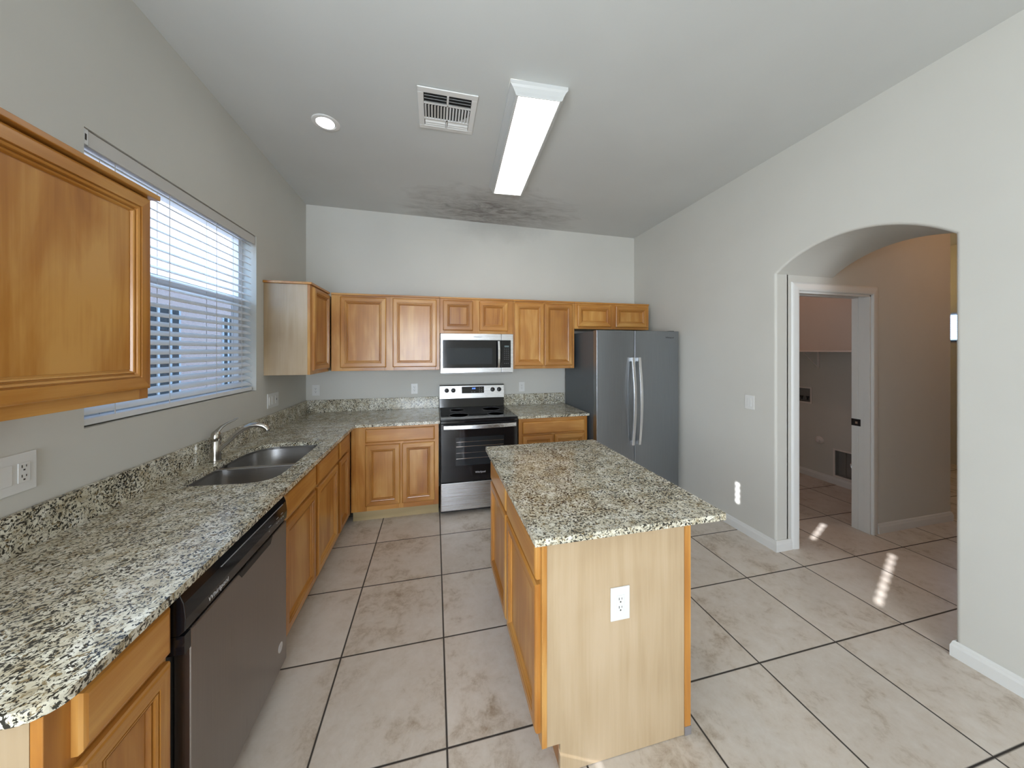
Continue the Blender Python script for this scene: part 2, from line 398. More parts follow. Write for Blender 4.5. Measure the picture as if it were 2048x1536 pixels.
def holed(name, mat, fn, u0, u1, v0, v1, holes, t, parent=None, top=None):
    """wall slab in (u,v), holes list of (ua,ub,va,vb); front at w=0, back at w=-t"""
    us = sorted(set([u0, u1]+[h for H in holes for h in H[:2]])); vs_ = sorted(set([v0, v1]+[h for H in holes for h in H[2:]]))
    m = MB(); inh = lambda a, b: any(H[0] < a < H[1] and H[2] < b < H[3] for H in holes)
    def solid(i, j):
        if i < 0 or j < 0 or i >= len(us)-1 or j >= len(vs_)-1: return False
        return not inh((us[i]+us[i+1])/2, (vs_[j]+vs_[j+1])/2)
    def V(u, v, w_):
        if top and abs(v-v1) < 1e-6: v = top(u)
        return fn(u, v, w_)
    for i in range(len(us)-1):
        for j in range(len(vs_)-1):
            if not solid(i, j): continue
            a, b, c, e = us[i], us[i+1], vs_[j], vs_[j+1]
            for w_ in (0, -t): m.add([V(a, c, w_), V(b, c, w_), V(b, e, w_), V(a, e, w_)], [(0, 1, 2, 3)])
            for (ii, jj, p, q) in ((i-1, j, (a, c), (a, e)), (i+1, j, (b, c), (b, e)), (i, j-1, (a, c), (b, c)), (i, j+1, (a, e), (b, e))):
                if not solid(ii, jj): m.add([V(*p, 0), V(*q, 0), V(*q, -t), V(*p, -t)], [(0, 1, 2, 3)])
    o = m.build(name, mat, parent)
    bm = bmesh.new(); bm.from_mesh(o.data); bmesh.ops.remove_doubles(bm, verts=bm.verts, dist=1e-5); bmesh.ops.recalc_face_normals(bm, faces=bm.faces); bm.to_mesh(o.data); bm.free()
    return o
WY0, WY1, WZ0, WZ1 = 1.632, 2.905, 1.268, 2.452       # kitchen window opening
NY0, NY1 = -1.05, 0.78                                # breakfast nook window
struct(holed('wall_left', WALL, fr_left(XL), YF-0.1, YB+0.12, 0, 3.3, [(WY0, WY1, WZ0, WZ1), (NY0, NY1, 0.95, 2.452)], 0.15, top=lambda u: CZ(XL, u)+0.02))
struct(holed('wall_back', WALLB, fr_back(YB), XL-0.15, 4.664, 0, 3.3, [], 0.12, top=lambda u: CZ(u, YB)+0.02))
struct(holed('wall_rear', WALL, lambda u, v, w_: (u, YF+w_, v), XL-0.15, XE, 0, 3.3, [(-1.22, 0.22, 0.35, 2.5)], 0.12, top=lambda u: CZ(u, YF)+0.02))
# right wall with the arched passage
AY0, AY1, ASP, ARISE, XV = 1.116, 2.026, 2.176, 0.170, 3.20
def arch_pts(n=28):
    hw = (AY1-AY0)/2; R = (hw*hw+ARISE*ARISE)/(2*ARISE); yc = (AY0+AY1)/2; zc = ASP+ARISE-R; a0 = math.asin(hw/R)
    return [(yc+R*sin(-a0+2*a0*i/n), zc+R*cos(-a0+2*a0*i/n)) for i in range(n+1)]
ap = arch_pts()
m = MB()
fnr = lambda u, v, w_: (w_, u, v)
ring = [(YF-0.1, 0), (AY0, 0)]+ap+[(AY1, 0), (YB+0.05, 0), (YB+0.05, CZ(XR, YB)+0.02), (YF-0.1, CZ(XR, YF)+0.02)]
# front slab, split into simple convex-ish pieces so the arch edge stays clean
def slab(pieces, a, b):
    for P in pieces: m.prism(P, fnr, a, b)
topz = 3.2
def strips(ya, yb):
    out = []
    for (p, q) in zip(ap[:-1], ap[1:]): out.append([(p[0], p[1]), (q[0], q[1]), (q[0], CZ(XR, q[0])+0.02), (p[0], CZ(XR, p[0])+0.02)])
    return out
me_pts = ring
bm = bmesh.new()
def extr(bm, pts, x0, x1, bevel_edges=None, bw=0.018):
    vs = [bm.verts.new((x0, y, z)) for y, z in pts]; f = bm.faces.new(vs)
    r = bmesh.ops.extrude_face_region(bm, geom=[f]); nv = [g for g in r['geom'] if isinstance(g, bmesh.types.BMVert)]
    bmesh.ops.translate(bm, verts=nv, vec=(x1-x0, 0, 0)); return vs, nv
vs0, _ = extr(bm, ring, XR, XR+0.12)
# soften the front arch edge (bullnose corner)
k0 = 1; k1 = 1+len(ap)+1
be = []
for i in range(k0, k1):
    e = bm.edges.get((vs0[i], vs0[i+1]))
    if e: be.append(e)
bmesh.ops.bevel(bm, geom=be, offset=0.016, segments=4, profile=0.5, affect='EDGES')
vault = [(YF-0.1+0.001, 0.0), (AY0, 0)]+ap+[(AY1, ASP), (AY1, CZ(XR, AY1)+0.018), (YF-0.1+0.001, CZ(XR, YF)+0.018)]
vv = [(AY0-0.5, 0.0), (AY0, 0)]+ap+[(AY1, CZ(XR, AY1)+0.018), (AY0-0.5, CZ(XR, AY0)+0.018)]
extr(bm, vv, XR+0.119, XV)
bmesh.ops.recalc_face_normals(bm, faces=bm.faces)
me = bpy.data.meshes.new('wall_right'); bm.to_mesh(me); bm.free(); me.materials.append(WALL)
wr = bpy.data.objects.new('wall_right', me); COL.objects.link(wr); struct(wr); WLOC['wall_right'] = Vector((0, 0, 0))
# hall wall with the laundry doorway (its hall face at Y = 2.025)
DX0, DX1, DZ = 2.827, 3.640, 2.052
fh = lambda u, v, w_: (u, AY1-w_, v)
struct(holed('wall_hall', WALL, fh, XR+0.11, 4.664, 0, 3.3, [(DX0, DX1, -0.1, DZ)], 0.125, top=lambda u: CZ(u, AY1)+0.02))
struct(holed('wall_laundry', WALL, lambda u, v, w_: (4.60-w_, u, v), AY1+0.12, YB, 0, 3.3, [(2.56, 2.888, 0.105, 0.405), (3.145, 3.32, 0.925, 1.10)], 0.063, top=lambda u: CZ(4.6, u)+0.02))
struct(holed('wall_hall_end', WALL, lambda u, v, w_: (7.0-w_, u, v), -0.6, 5.2, 0, 3.3, [(2.55, 3.6, 1.70, 2.10)], 0.1, top=lambda u: CZ(7.0, u)+0.02))
struct(holed('wall_hall_side', WALL, lambda u, v, w_: (u, 5.2-w_, v), 4.6, 7.1, 0, 3.3, [], 0.1, top=lambda u: CZ(u, 5.2)+0.02))
struct(holed('wall_hall_near', WALL, lambda u, v, w_: (u, -0.6+w_, v), XV-0.2, 7.1, 0, 3.3, [], 0.1, top=lambda u: CZ(u, -0.6)+0.02))
struct(holed('wall_hall_left', WALL, lambda u, v, w_: (4.664+w_, u, v), 3.9, 5.2, 0, 3.3, [], 0.06, top=lambda u: CZ(4.664, u)+0.02))

# baseboards: moulded strip swept along a wall
def baseboard(name, x0, x1, y0, y1):
    m = MB(); m.box(x0, x1, y0, y1, 0, 0.072)
    o = m.build(name, TRIMM, bevel=0.004); return struct(o)
def bb_run(name, pts, nrm):
    """pts along the wall foot, profile pushed out along nrm"""
    prof = [(0, 0), (0.014, 0), (0.014, 0.055), (0.010, 0.066), (0.008, 0.076), (0.003, 0.083), (0, 0.083)]
    m = MB(); rings = []
    for p, n in zip(pts, nrm): rings.append([(p[0]+n[0]*a, p[1]+n[1]*a, z) for a, z in prof])
    m.loops(rings); return struct(m.build(name, TRIMM))
bb_run('baseboard_right', [(XR, 3.0), (XR, AY1-0.001), (DX0-0.073, AY1-0.001)], [(-1, 0), (-1, -1), (0, -1)])
bb_run('baseboard_right.001', [(XR+0.5, AY0), (XR, AY0), (XR, YF)], [(0, 1), (-1, 1), (-1, 0)])
bb_run('baseboard_hall', [(DX1+0.073, AY1), (4.664, AY1), (4.664, AY1+0.12)], [(0, -1), (1, -1), (1, 0)])
bb_run('baseboard_laundry', [(4.60, 2.15), (4.60, 3.90)], [(-1, 0), (-1, 0)])
bb_run('baseboard_left', [(XL, 0.80), (XL, YF)], [(1, 0), (1, 0)])

# laundry doorway casing and jamb
def casing(name, u0, u1, z1, y, out, parent=None):
    m = MB(); cw = 0.070
    prof = [(0, 0), (0, 0.010), (0.006, 0.016), (0.020, 0.017), (0.055, 0.013), (0.064, 0.009), (0.070, 0.004), (0.070, 0)]
    path = [((u0, 0), (-1, 0)), ((u0, z1), (-1, 1)), ((u1, z1), (1, 1)), ((u1, 0), (1, 0))]
    rings = []
    for (u, z), (du, dz) in path: rings.append([(u+du*a, y-out*(h+0.0005), z+dz*a) for a, h in prof])
    m.loops(rings); return m.build(name, TRIMM, parent)
dr = casing('door_1', DX0, DX1, DZ, AY1, 1); struct(dr)
m = MB()
for x0, x1 in ((DX0-0.001, DX0+0.016), (DX1-0.016, DX1+0.001)):
    m.box(x0, x1, AY1-0.001, AY1+0.040, 0, DZ+0.001); m.box(x0, x1, AY1+0.080, AY1+0.126, 0, DZ+0.001)
    xx = (x0+0.003, x1) if x0 > 3 else (x0, x1-0.003)
    m.box(xx[0], xx[1], AY1+0.040, AY1+0.080, 0, DZ)
m.box(DX0, DX1, AY1-0.001, AY1+0.045, DZ-0.016, DZ+0.001); m.box(DX0, DX1, AY1+0.078, AY1+0.126, DZ-0.016, DZ+0.001)
j = m.build('door_jamb', TRIMM, dr, bevel=0.002)
lk = MB(); lk.box(DX1-0.020, DX1-0.013, AY1+0.062, AY1+0.124, 0.912, 0.972); lt = lk.build('pocket_door_latch', BLACKM, dr)
lk = MB(); lk.box(DX1-0.023, DX1-0.0195, AY1+0.078, AY1+0.095, 0.93, 0.95); lk.build('latch_strike', CHROME, lt)

# ------------------------------------------------------------------ windows
def window(name, y0, y1, z0, z1, rail, screen_on=True):
    xa, xb = XL-0.145, XL-0.095
    m = MB(); fw = 0.045
    m.box(xa, xb, y0, y0+fw, z0, z1); m.box(xa, xb, y1-fw, y1, z0, z1); m.box(xa, xb, y0+fw, y1-fw, z0, z0+fw); m.box(xa, xb, y0+fw, y1-fw, z1-fw, z1)
    fr = m.build(name, VINYL, bevel=0.003); struct(fr)
    if rail: box('window_rail', VINYL, fr, xa+0.005, xb-0.002, y0+fw, y1-fw, rail-0.02, rail+0.025, 0.003)
    box('window_glass', GLASS, fr, xa+0.02, xa+0.024, y0+fw, y1-fw, z0+fw, z1-fw)
    if screen_on and rail: box('insect_screen', SCREEN, fr, xa+0.004, xa+0.006, y0+fw, y1-fw, z0+fw, rail-0.02)
    return fr
window('window_1', WY0, WY1, WZ0, WZ1, 1.955)
window('window_2', NY0, NY1, 0.95, 2.452, None, False)
m = MB()
for a, b in ((-1.22, -1.17), (-0.525, -0.475), (0.17, 0.22)): m.box(a, b, YF-0.08, YF-0.03, 0.35, 2.5)
m.box(-1.22, 0.22, YF-0.08, YF-0.03, 0.35, 0.40); m.box(-1.22, 0.22, YF-0.08, YF-0.03, 2.45, 2.5)
fr = m.build('window_3', VINYL); struct(fr); box('window_glass', GLASS, fr, -1.17, 0.17, YF-0.058, YF-0.054, 0.4, 2.45)
m = MB(); m.box(7.03, 7.07, 2.55, 2.59, 1.70, 2.10); m.box(7.03, 7.07, 3.56, 3.6, 1.70, 2.10); m.box(7.03, 7.07, 2.59, 3.56, 1.70, 1.73); m.box(7.03, 7.07, 2.59, 3.56, 2.07, 2.10)
fr = m.build('window_4', VINYL); struct(fr); box('window_glass', GLASS, fr, 7.048, 7.052, 2.59, 3.56, 1.73, 2.07)

# kitchen blind: every slat its own part
bl = thing('window_blind', (XL-0.045, (WY0+WY1)/2, WZ0+0.02), 'white horizontal slat blind with tilted slats in the window over the kitchen sink', 'window blind')
by0, by1 = WY0+0.012, WY1-0.018; bx = XL-0.045
box('valance', simple('shade_greyed_valance', (0.60, 0.585, 0.56), 0.5), bl, XL-0.016, XL-0.006, by0+0.012, by1+0.010, WZ1-0.066, WZ1-0.004, 0.003)  # greyer than the slats: backlit shade painted into the valance colour
hr = box('headrail', BLIND, bl, bx-0.028, bx+0.028, by0, by1, WZ1-0.05, WZ1-0.004, 0.003)
m = MB(); m.lathe([(0.013, 0), (0.013, 0.004)], (XL-0.014, by0-0.003, WZ1-0.034), 'y'); 
brk = MB().box(XL-0.030, XL-0.004, by0-0.006, by0+0.010, WZ1-0.064, WZ1-0.002).build('valance_bracket', BLIND, bl, 0.002)
MB().box(XL-0.0045, XL-0.0035, by0-0.004, by0+0.003, WZ1-0.047, WZ1-0.022).build('bracket_hole', SLOT, brk)
TILT = radians(32); first = None; NS = 23
for k in range(NS):
    z = WZ0+0.062+k*0.0478
    if first is None:
        m = MB(); hw = 0.0252; n = 6; top = []; bot = []
        for i in range(n+1):
            s = -1+2*i/n; cr = 0.003*(1-s*s)
            xx = s*hw*cos(TILT)+cr*sin(TILT); zz = -s*hw*sin(TILT)+cr*cos(TILT)
            top.append((bx+xx, z+zz)); bot.append((bx+xx-0.0026*sin(TILT), z+zz-0.0026*cos(TILT)))
        ptsl = top+bot[::-1]
        m.prism([(a, b) for a, b in ptsl], lambda u, v, w_: (u, w_, v), by0+0.004, by1-0.003)
        first = m.build('slat', BLIND, bl, smooth=True)
    else: copy_tree(first, bl, (0, 0, k*0.0478))
box('bottom_rail', BLIND, bl, bx-0.026, bx+0.026, by0+0.004, by1-0.003, WZ0+0.006, WZ0+0.032, 0.003)
fc = None
for yy in (by0+0.14, (by0+by1)/2-0.18, (by0+by1)/2+0.2, by1-0.14):
    m = MB()
    for dx in (-0.027, 0.027): m.box(bx+dx-0.0008, bx+dx+0.0008, yy-0.0015, yy+0.0015, WZ0+0.03, WZ1-0.05)
    m.build('ladder_cord', CORD, bl)

# nook blind, closed, light leaks through its cord holes
nb = thing('window_blind', (XL-0.05, (NY0+NY1)/2, 0.97), 'closed white slat blind in the breakfast nook window beside the upper cabinet', 'window blind')
bm = bmesh.new(); first = None
HOLES = {0.645: 5, 0.17: 5, -0.29: 9}
zt = 2.42; k = 0
while zt-0.048*k > 0.99:
    z1 = zt-0.048*k; z0 = z1-0.0485
    cuts = [y for y, n in HOLES.items() if k < n]
    m = MB(); edges = [NY0+0.004]+sum([[y-0.025, y+0.025] for y in sorted(cuts)], [])+[NY1-0.004]
    for a, b in zip(edges[0::2], edges[1::2]): m.box(XL-0.052, XL-0.049, a, b, z0, z1)
    for y in cuts:   # round cord holes
        r_, n_ = 0.0225, 12; zc_ = (z0+z1)/2
        for i in range(n_):
            a0, a1 = -0.025+0.05*i/n_, -0.025+0.05*(i+1)/n_; am = (a0+a1)/2
            hh = math.sqrt(max(0, r_*r_-am*am)); m.box(XL-0.052, XL-0.049, y+a0, y+a1, z0, zc_-hh); m.box(XL-0.052, XL-0.049, y+a0, y+a1, zc_+hh, z1)
    m.build('slat', BLIND, nb); k += 1
box('headrail', BLIND, nb, XL-0.07, XL-0.02, NY0+0.002, NY1-0.002, 2.418, 2.45)

# far blind seen through the hall
fb = thing('window_blind', (6.98, 3.07, 1.70), 'small bright slat blind in the far window beyond the arched passage', 'window blind')
first = None
for k in range(13):
    z = 1.715+k*0.030
    if first is None: first = box('slat', BLIND, fb, 6.985, 7.020, 2.56, 3.59, z, z+0.0025)
    else: copy_tree(first, fb, (0, 0, k*0.030))
box('bottom_rail', DARKIN, fb, 6.985, 7.02, 2.56, 3.59, 1.702, 1.712)

# ------------------------------------------------------------------ outside
nh = thing('neighbour_house', (-4.6, 6.0, 0), 'pink beige stucco house wall seen through the kitchen window blind', 'house')
box('wall', STUCCO, nh, -4.9, -4.5, -0.3, 13.0, -0.2, 4.3)
def nwin(y0, y1, z0, z1, cols):
    f = box('window', VINYL, nh, -4.5, -4.47, y0, y1, z0, z1)
    p = box('pane', SLOT, f, -4.469, -4.462, y0+0.06, y1-0.06, z0+0.06, z1-0.06)
    m = MB()
    for i in range(1, cols): yy = y0+(y1-y0)*i/cols; m.box(-4.461, -4.450, yy-0.03, yy+0.03, z0+0.06, z1-0.06)
    m.build('muntin', VINYL, f)
nwin(6.1, 7.15, 0.55, 2.35, 4); nwin(8.35, 9.05, 0.55, 2.35, 4)
tag(box('ground', GROUNDM, None, -30, -1.49, -20, 30, -0.3, -0.12), kind='structure')

# ------------------------------------------------------------------ upper cabinets
UB, UT = 1.375, 2.128
def toptrim(parent, x0, x1, y0, y1): box('top_trim', WX, parent, x0, x1, y0, y1, UT-0.008, UT+0.010, 0.002)
fy = 3.50; FB = fr_back(fy)
def upper(name, x0, x1, zb, doors, dz0, label, dz1=2.102, stiles=None):
    t = thing(name, ((x0+x1)/2, YB, zb), label, 'cabinet')
    box('body', WPALE, t, x0+0.001, x1-0.001, fy+0.020, YB-0.001, zb, UT-0.008)
    st = stiles or ([(x0+0.0005, doors[0][0]+0.012)]+[(a[1]-0.012, b[0]+0.012) for a, b in zip(doors[:-1], doors[1:])]+[(doors[-1][1]-0.012, x1-0.0005)])
    face_frame(t, FB, x0, x1, zb, UT-0.008, st, [(zb, dz0+0.012), (dz1-0.012, UT-0.008)], WX)
    for a, b in doors: door(t, FB, a, b, dz0, dz1, WX, 1.0 if (b-a) > 0.33 or True else 0.85)
    toptrim(t, x0, x1, fy-0.010, YB-0.001)
    return t
upper('wall_cabinet', -0.978, 0.052, UB, [(-0.895, -0.474), (-0.412, 0.019)], 1.408, 'two-door honey maple wall cabinet in the back corner, left of the microwave')
upper('wall_cabinet', 0.053, 0.838, 1.757, [(0.086, 0.397), (0.466, 0.777)], 1.787, 'short two-door maple wall cabinet directly above the microwave')
upper('wall_cabinet', 0.839, 1.562, UB, [(0.852, 1.189), (1.200, 1.531)], 1.408, 'tall narrow two-door maple wall cabinet between microwave and fridge')
upper('wall_cabinet', 1.563, 2.535, 1.826, [(1.599, 2.024), (2.083, 2.511)], 1.853, 'low wide two-door maple wall cabinet above the refrigerator')
# on the left wall, far corner
t = thing('wall_cabinet', (XL, 3.25, UB), 'single-door maple wall cabinet with pale end panel right of the window', 'cabinet')
FL = fr_left(-1.0)
box('body', WPALE, t, XL+0.001, -1.020, 3.032, 3.899, UB, UT-0.008)
box('end_panel', WPALE, t, XL+0.001, -1.020, 3.012, 3.031, UB, UT-0.008, 0.001)
face_frame(t, FL, 3.012, 3.519, UB, UT-0.008, [(3.012, 3.085), (3.455, 3.498)], [(UB, 1.42), (2.09, UT-0.008)], WY)
door(t, FL, 3.066, 3.475, 1.408, 2.108, WY)
box('top_trim', WY, t, XL+0.001, -0.985, 2.997, 3.489, UT-0.0075, UT+0.011, 0.002)
# near one on the left wall
t = thing('wall_cabinet', (XL, 1.15, 1.404), 'large orange maple wall cabinet at the near left, overlapping the window', 'cabinet')
FL = fr_left(-1.005)
box('body', WZ, t, XL+0.001, -1.025, 0.845, 1.450, 1.404, 2.120)
face_frame(t, FL, 0.845, 1.450, 1.404, 2.120, [(0.845, 0.88), (1.415, 1.450)], [(1.404, 1.455), (2.09, 2.120)], WY)
door(t, FL, 0.862, 1.438, 1.440, 2.112, WY)
box('top_trim', WY, t, XL+0.001, -0.978, 0.83, 1.466, 2.120, 2.138, 0.002)

# ------------------------------------------------------------------ base cabinets
CT, CB_ = 0.914, 0.888
FX = -0.735; FL = fr_left(FX); FYB = 3.20; FBB = fr_back(FYB)
def base_left(name, y0, y1, units, label, endpanel=False, drw=(0.728, 0.858), dr_=(0.150, 0.706), hollow=False):
    t = thing(name, (XL+0.3, (y0+y1)/2, 0), label, 'cabinet')
    yy = y0+0.019 if endpanel else y0
    if hollow:
        m = MB(); m.box(XL+0.001, FX-0.020, yy, yy+0.018, 0.114, CB_-0.001); m.box(XL+0.001, FX-0.020, y1-0.018, y1, 0.114, CB_-0.001)
        m.box(XL+0.001, FX-0.020, yy+0.018, y1-0.018, 0.114, 0.132); m.box(XL+0.001, XL+0.012, yy+0.018, y1-0.018, 0.132, 0.60); m.build('body', WPALE, t)
    else: box('body', WPALE, t, XL+0.001, FX-0.020, yy, y1, 0.114, CB_-0.001)
    box('toe_kick', WTOE, t, XL+0.02, FX-0.075, yy, y1, 0.0, 0.114)
    st = [(y0+0.0005, units[0][0]+0.012)]+[(a[1]-0.012, b[0]+0.012) for a, b in zip(units[:-1], units[1:])]+[(units[-1][1]-0.012, y1-0.0005)]
    face_frame(t, FL, y0, y1, 0.114, CB_-0.001, st, [(0.114, dr_[0]+0.012), (dr_[1]-0.012, drw[0]+0.012), (drw[1]-0.012, CB_-0.001)], WY)
    for a, b in units:
        drawer(t, FL, a, b, drw[0], drw[1], WY); door(t, FL, a, b, dr_[0], dr_[1], WY)
    if endpanel: box('end_panel', WPALE, t, XL+0.001, FX-0.020, y0, y0+0.0185, 0.0, CB_-0.001)
    return t
base_left('base_cabinet', 0.822, 1.120, [(0.872, 1.112)], 'maple base cabinet at the near end of the left counter, beside the dishwasher', True)
base_left('base_cabinet', 1.818, 2.772, [(1.832, 2.264), (2.300, 2.742)], 'two-door maple sink base cabinet beside the dishwasher', hollow=True)
base_left('base_cabinet', 2.773, 3.178, [(2.796, 3.056)], 'narrow one-door maple base cabinet at the inner corner of the left run')
def base_back(name, x0, x1, dws, drs, label, dz=(0.737, 0.860), rz=(0.162, 0.716), st=None):
    t = thing(name, ((x0+x1)/2, 3.55, 0), label, 'cabinet')
    box('body', WPALE, t, x0+0.001, x1-0.001, FYB+0.020, YB-0.001, 0.114, CB_-0.001)
    box('toe_kick', WTOE, t, x0+0.001, x1-0.001, FYB+0.075, YB-0.002, 0.0, 0.114)
    face_frame(t, FBB, x0, x1, 0.114, CB_-0.001, st, [(0.114, rz[0]+0.012), (rz[1]-0.012, dz[0]+0.012), (dz[1]-0.012, CB_-0.001)], WX)
    for a, b in dws: drawer(t, FBB, a, b, dz[0], dz[1], WX)
    for a, b in drs: door(t, FBB, a, b, rz[0], rz[1], WX)
    return t
base_back('base_cabinet', -0.733, 0.038, [(-0.611, 0.0)], [(-0.611, -0.311), (-0.294, 0.0)], 'maple base cabinet with one wide drawer over two doors, left of the range', st=[(-0.7325, -0.600), (-0.325, -0.280), (-0.012, 0.037)])
base_back('base_cabinet', 0.824, 1.575, [(0.865, 1.539)], [(0.865, 1.190), (1.203, 1.539)], 'maple base cabinet partly hidden behind the island, between range and fridge', dz=(0.730, 0.852), rz=(0.155, 0.712), st=[(0.8245, 0.88), (1.175, 1.215), (1.525, 1.5745)])

# ------------------------------------------------------------------ counters
def counter_mesh(name, outline, hole, z0, z1, parent=None, bev=0.0):
    bm = bmesh.new()
    def loop(pts):
        vs = [bm.verts.new((x, y, z0)) for x, y in pts]
        return [bm.edges.new((vs[i], vs[(i+1) % len(vs)])) for i in range(len(vs))]
    ed = loop(outline)
    if hole: ed += loop(hole)
    bmesh.ops.triangle_fill(bm, use_beauty=True, use_dissolve=False, edges=ed)
    r = bmesh.ops.extrude_face_region(bm, geom=list(bm.faces)); bmesh.ops.translate(bm, verts=[g for g in r['geom'] if isinstance(g, bmesh.types.BMVert)], vec=(0, 0, z1-z0))
    bmesh.ops.recalc_face_normals(bm, faces=bm.faces)
    base = WLOC[parent.name] if parent else Vector((0, 0, 0))
    bmesh.ops.translate(bm, verts=bm.verts, vec=-base)
    me = bpy.data.meshes.new(name); bm.to_mesh(me); bm.free(); me.materials.append(GRAN)
    o = bpy.data.objects.new(name, me); COL.objects.link(o); WLOC[o.name] = base
    if parent: o.parent = parent
    md = o.modifiers.new('bevel', 'BEVEL'); md.width = 0.003; md.segments = 2; md.limit_method = 'ANGLE'; md.angle_limit = radians(40)
    return o
def arc(cx, cy, r, a0, a1, n=8): return [(cx+r*cos(radians(a0+(a1-a0)*i/n)), cy+r*sin(radians(a0+(a1-a0)*i/n))) for i in range(n+1)]
CE = -0.692; CY = 3.150
SINKH = [(-1.175, 1.915), (-0.92, 1.890), (-0.860, 1.898), (-0.818, 1.930), (-0.798, 1.985), (-0.795, 2.06), (-0.795, 2.56), (-0.800, 2.61), (-0.822, 2.640),
         (-0.86, 2.650), (-1.07, 2.660), (-1.13, 2.650), (-1.185, 2.605), (-1.215, 2.53), (-1.222, 2.45), (-1.222, 2.02), (-1.215, 1.955), (-1.200, 1.928)]
ct = thing('countertop', (-0.9, 2.0, CB_), 'long L-shaped speckled granite worktop with sink cutout under the window', 'countertop')
outl = [(XL+0.002, 0.787)]+arc(CE-0.055, 0.787+0.055, 0.055, -90, 0)+[(CE, CY-0.012), (CE+0.012, CY), (0.048, CY), (0.048, YB-0.002), (XL+0.002, YB-0.002)]
counter_mesh('worktop', outl, SINKH, CB_, CT, ct)
m = MB().box(XL+0.001, XL+0.021, 0.80, YB-0.022, CT, 1.045); m.build('backsplash', GRAN, ct, bevel=0.002)
m = MB().box(XL+0.001, 0.048, YB-0.021, YB-0.001, CT, 1.045); m.build('backsplash', GRAN, ct, bevel=0.002)
cr = thing('countertop', (1.2, 3.5, CB_), 'short speckled granite worktop between the range and the refrigerator', 'countertop')
counter_mesh('worktop', [(0.814, CY+0.03), (1.592, CY+0.03), (1.592, YB-0.002), (0.814, YB-0.002)], None, CB_, CT, cr)
m = MB().box(0.814, 1.60, YB-0.021, YB-0.001, CT, 1.045); m.build('backsplash', GRAN, cr, bevel=0.002)

# sink (undermount, two bowls)
sk = thing('sink', (-1.0, 2.28, 0.70), 'stainless steel double-bowl undermount sink set in the long granite counter', 'sink')
def clip(pts, y, keep_below):
    out = []; n = len(pts)
    for i in range(n):
        a, b = pts[i], pts[(i+1) % n]; ia = (a[1] < y) == keep_below; ib = (b[1] < y) == keep_below
        if ia: out.append(a)
        if ia != ib: t_ = (y-a[1])/(b[1]-a[1]); out.append((a[0]+(b[0]-a[0])*t_, y))
    return out
def grow(pts, k):
    cx = sum(p[0] for p in pts)/len(pts); cy = sum(p[1] for p in pts)/len(pts)
    return [(cx+(x-cx)*k[0], cy+(y-cy)*k[1]) for x, y in pts]
def densify(pts, n=48):
    L = [math.dist(pts[i], pts[(i+1) % len(pts)]) for i in range(len(pts))]; T = sum(L); out = []
    for k in range(n):
        d_ = T*k/n; i = 0
        while d_ > L[i]: d_ -= L[i]; i += 1
        a, b = pts[i], pts[(i+1) % len(pts)]; out.append((a[0]+(b[0]-a[0])*d_/L[i], a[1]+(b[1]-a[1])*d_/L[i]))
    return out
def smoothp(pts, it=3):
    for _ in range(it): pts = [((pts[i-1][0]+2*pts[i][0]+pts[(i+1) % len(pts)][0])/4, (pts[i-1][1]+2*pts[i][1]+pts[(i+1) % len(pts)][1])/4) for i in range(len(pts))]
    return pts
full = grow(SINKH, (1.03, 1.02))
for yc, below, dep in ((2.272, True, 0.70), (2.300, False, 0.70)):
    P = smoothp(densify(clip(full, yc, below)), 2)
    top = 0.872
    rings = [[(x, y, top+0.0) for x, y in grow(P, (1.0, 1.0))], [(x, y, dep+0.03) for x, y in grow(P, (0.95, 0.95))], [(x, y, dep+0.008) for x, y in grow(P, (0.91, 0.91))], [(x, y, dep) for x, y in grow(P, (0.84, 0.84))]]
    m = MB(); m.loops(rings, cap0=False, cap1=True); b_ = m.build('bowl', SINKS, sk, smooth=True)
    cx = sum(p[0] for p in P)/len(P); cy = sum(p[1] for p in P)/len(P)
    MB().lathe([(0.045, 0.001), (0.045, 0.004), (0.036, 0.004), (0.030, 0.0015), (0.001, 0.0015)], (cx, cy, dep)).build('drain', CHROME, b_, smooth=True)
# rim: flange between bowls and granite + divider top
m = MB(); m.box(-1.235, -0.785, 2.268, 2.304, 0.864, 0.8735); m.build('divider', SINKS, sk, bevel=0.004)
rimo = densify(grow(SINKH, (1.06, 1.05)), 60); rimi = densify(full, 60)
m = MB(); m.loops([[(x, y, 0.8875) for x, y in rimi], [(x, y, 0.8875) for x, y in rimo], [(x, y, 0.872) for x, y in rimo], [(x, y, 0.872) for x, y in rimi], [(x, y, 0.8875) for x, y in rimi]], False, False)
m.build('rim', SINKS, sk)

# faucet
fc = thing('faucet', (-1.268, 2.305, CT), 'brushed nickel single-lever kitchen faucet behind the sink', 'faucet')
c0 = (-1.268, 2.305, CT)
MB().lathe([(0.031, 0), (0.031, 0.004), (0.0255, 0.007), (0.0245, 0.05), (0.0245, 0.121), (0.023, 0.124)], c0).build('body', NICKEL, fc, smooth=True)
MB().lathe([(0.0235, 0.126), (0.0255, 0.129), (0.0255, 0.148), (0.0235, 0.163), (0.018, 0.176), (0.006, 0.184), (0.001, 0.185)], c0).build('cap', NICKEL, fc, smooth=True)
MB().tube([(-1.272, 2.300, 1.068), (-1.266, 2.312, 1.092), (-1.252, 2.330, 1.115), (-1.235, 2.350, 1.130), (-1.215, 2.372, 1.141), (-1.198, 2.392, 1.153)], [0.021, 0.019, 0.0145, 0.0105, 0.0095, 0.007], 14, 0.55).build('lever', NICKEL, fc, smooth=True)
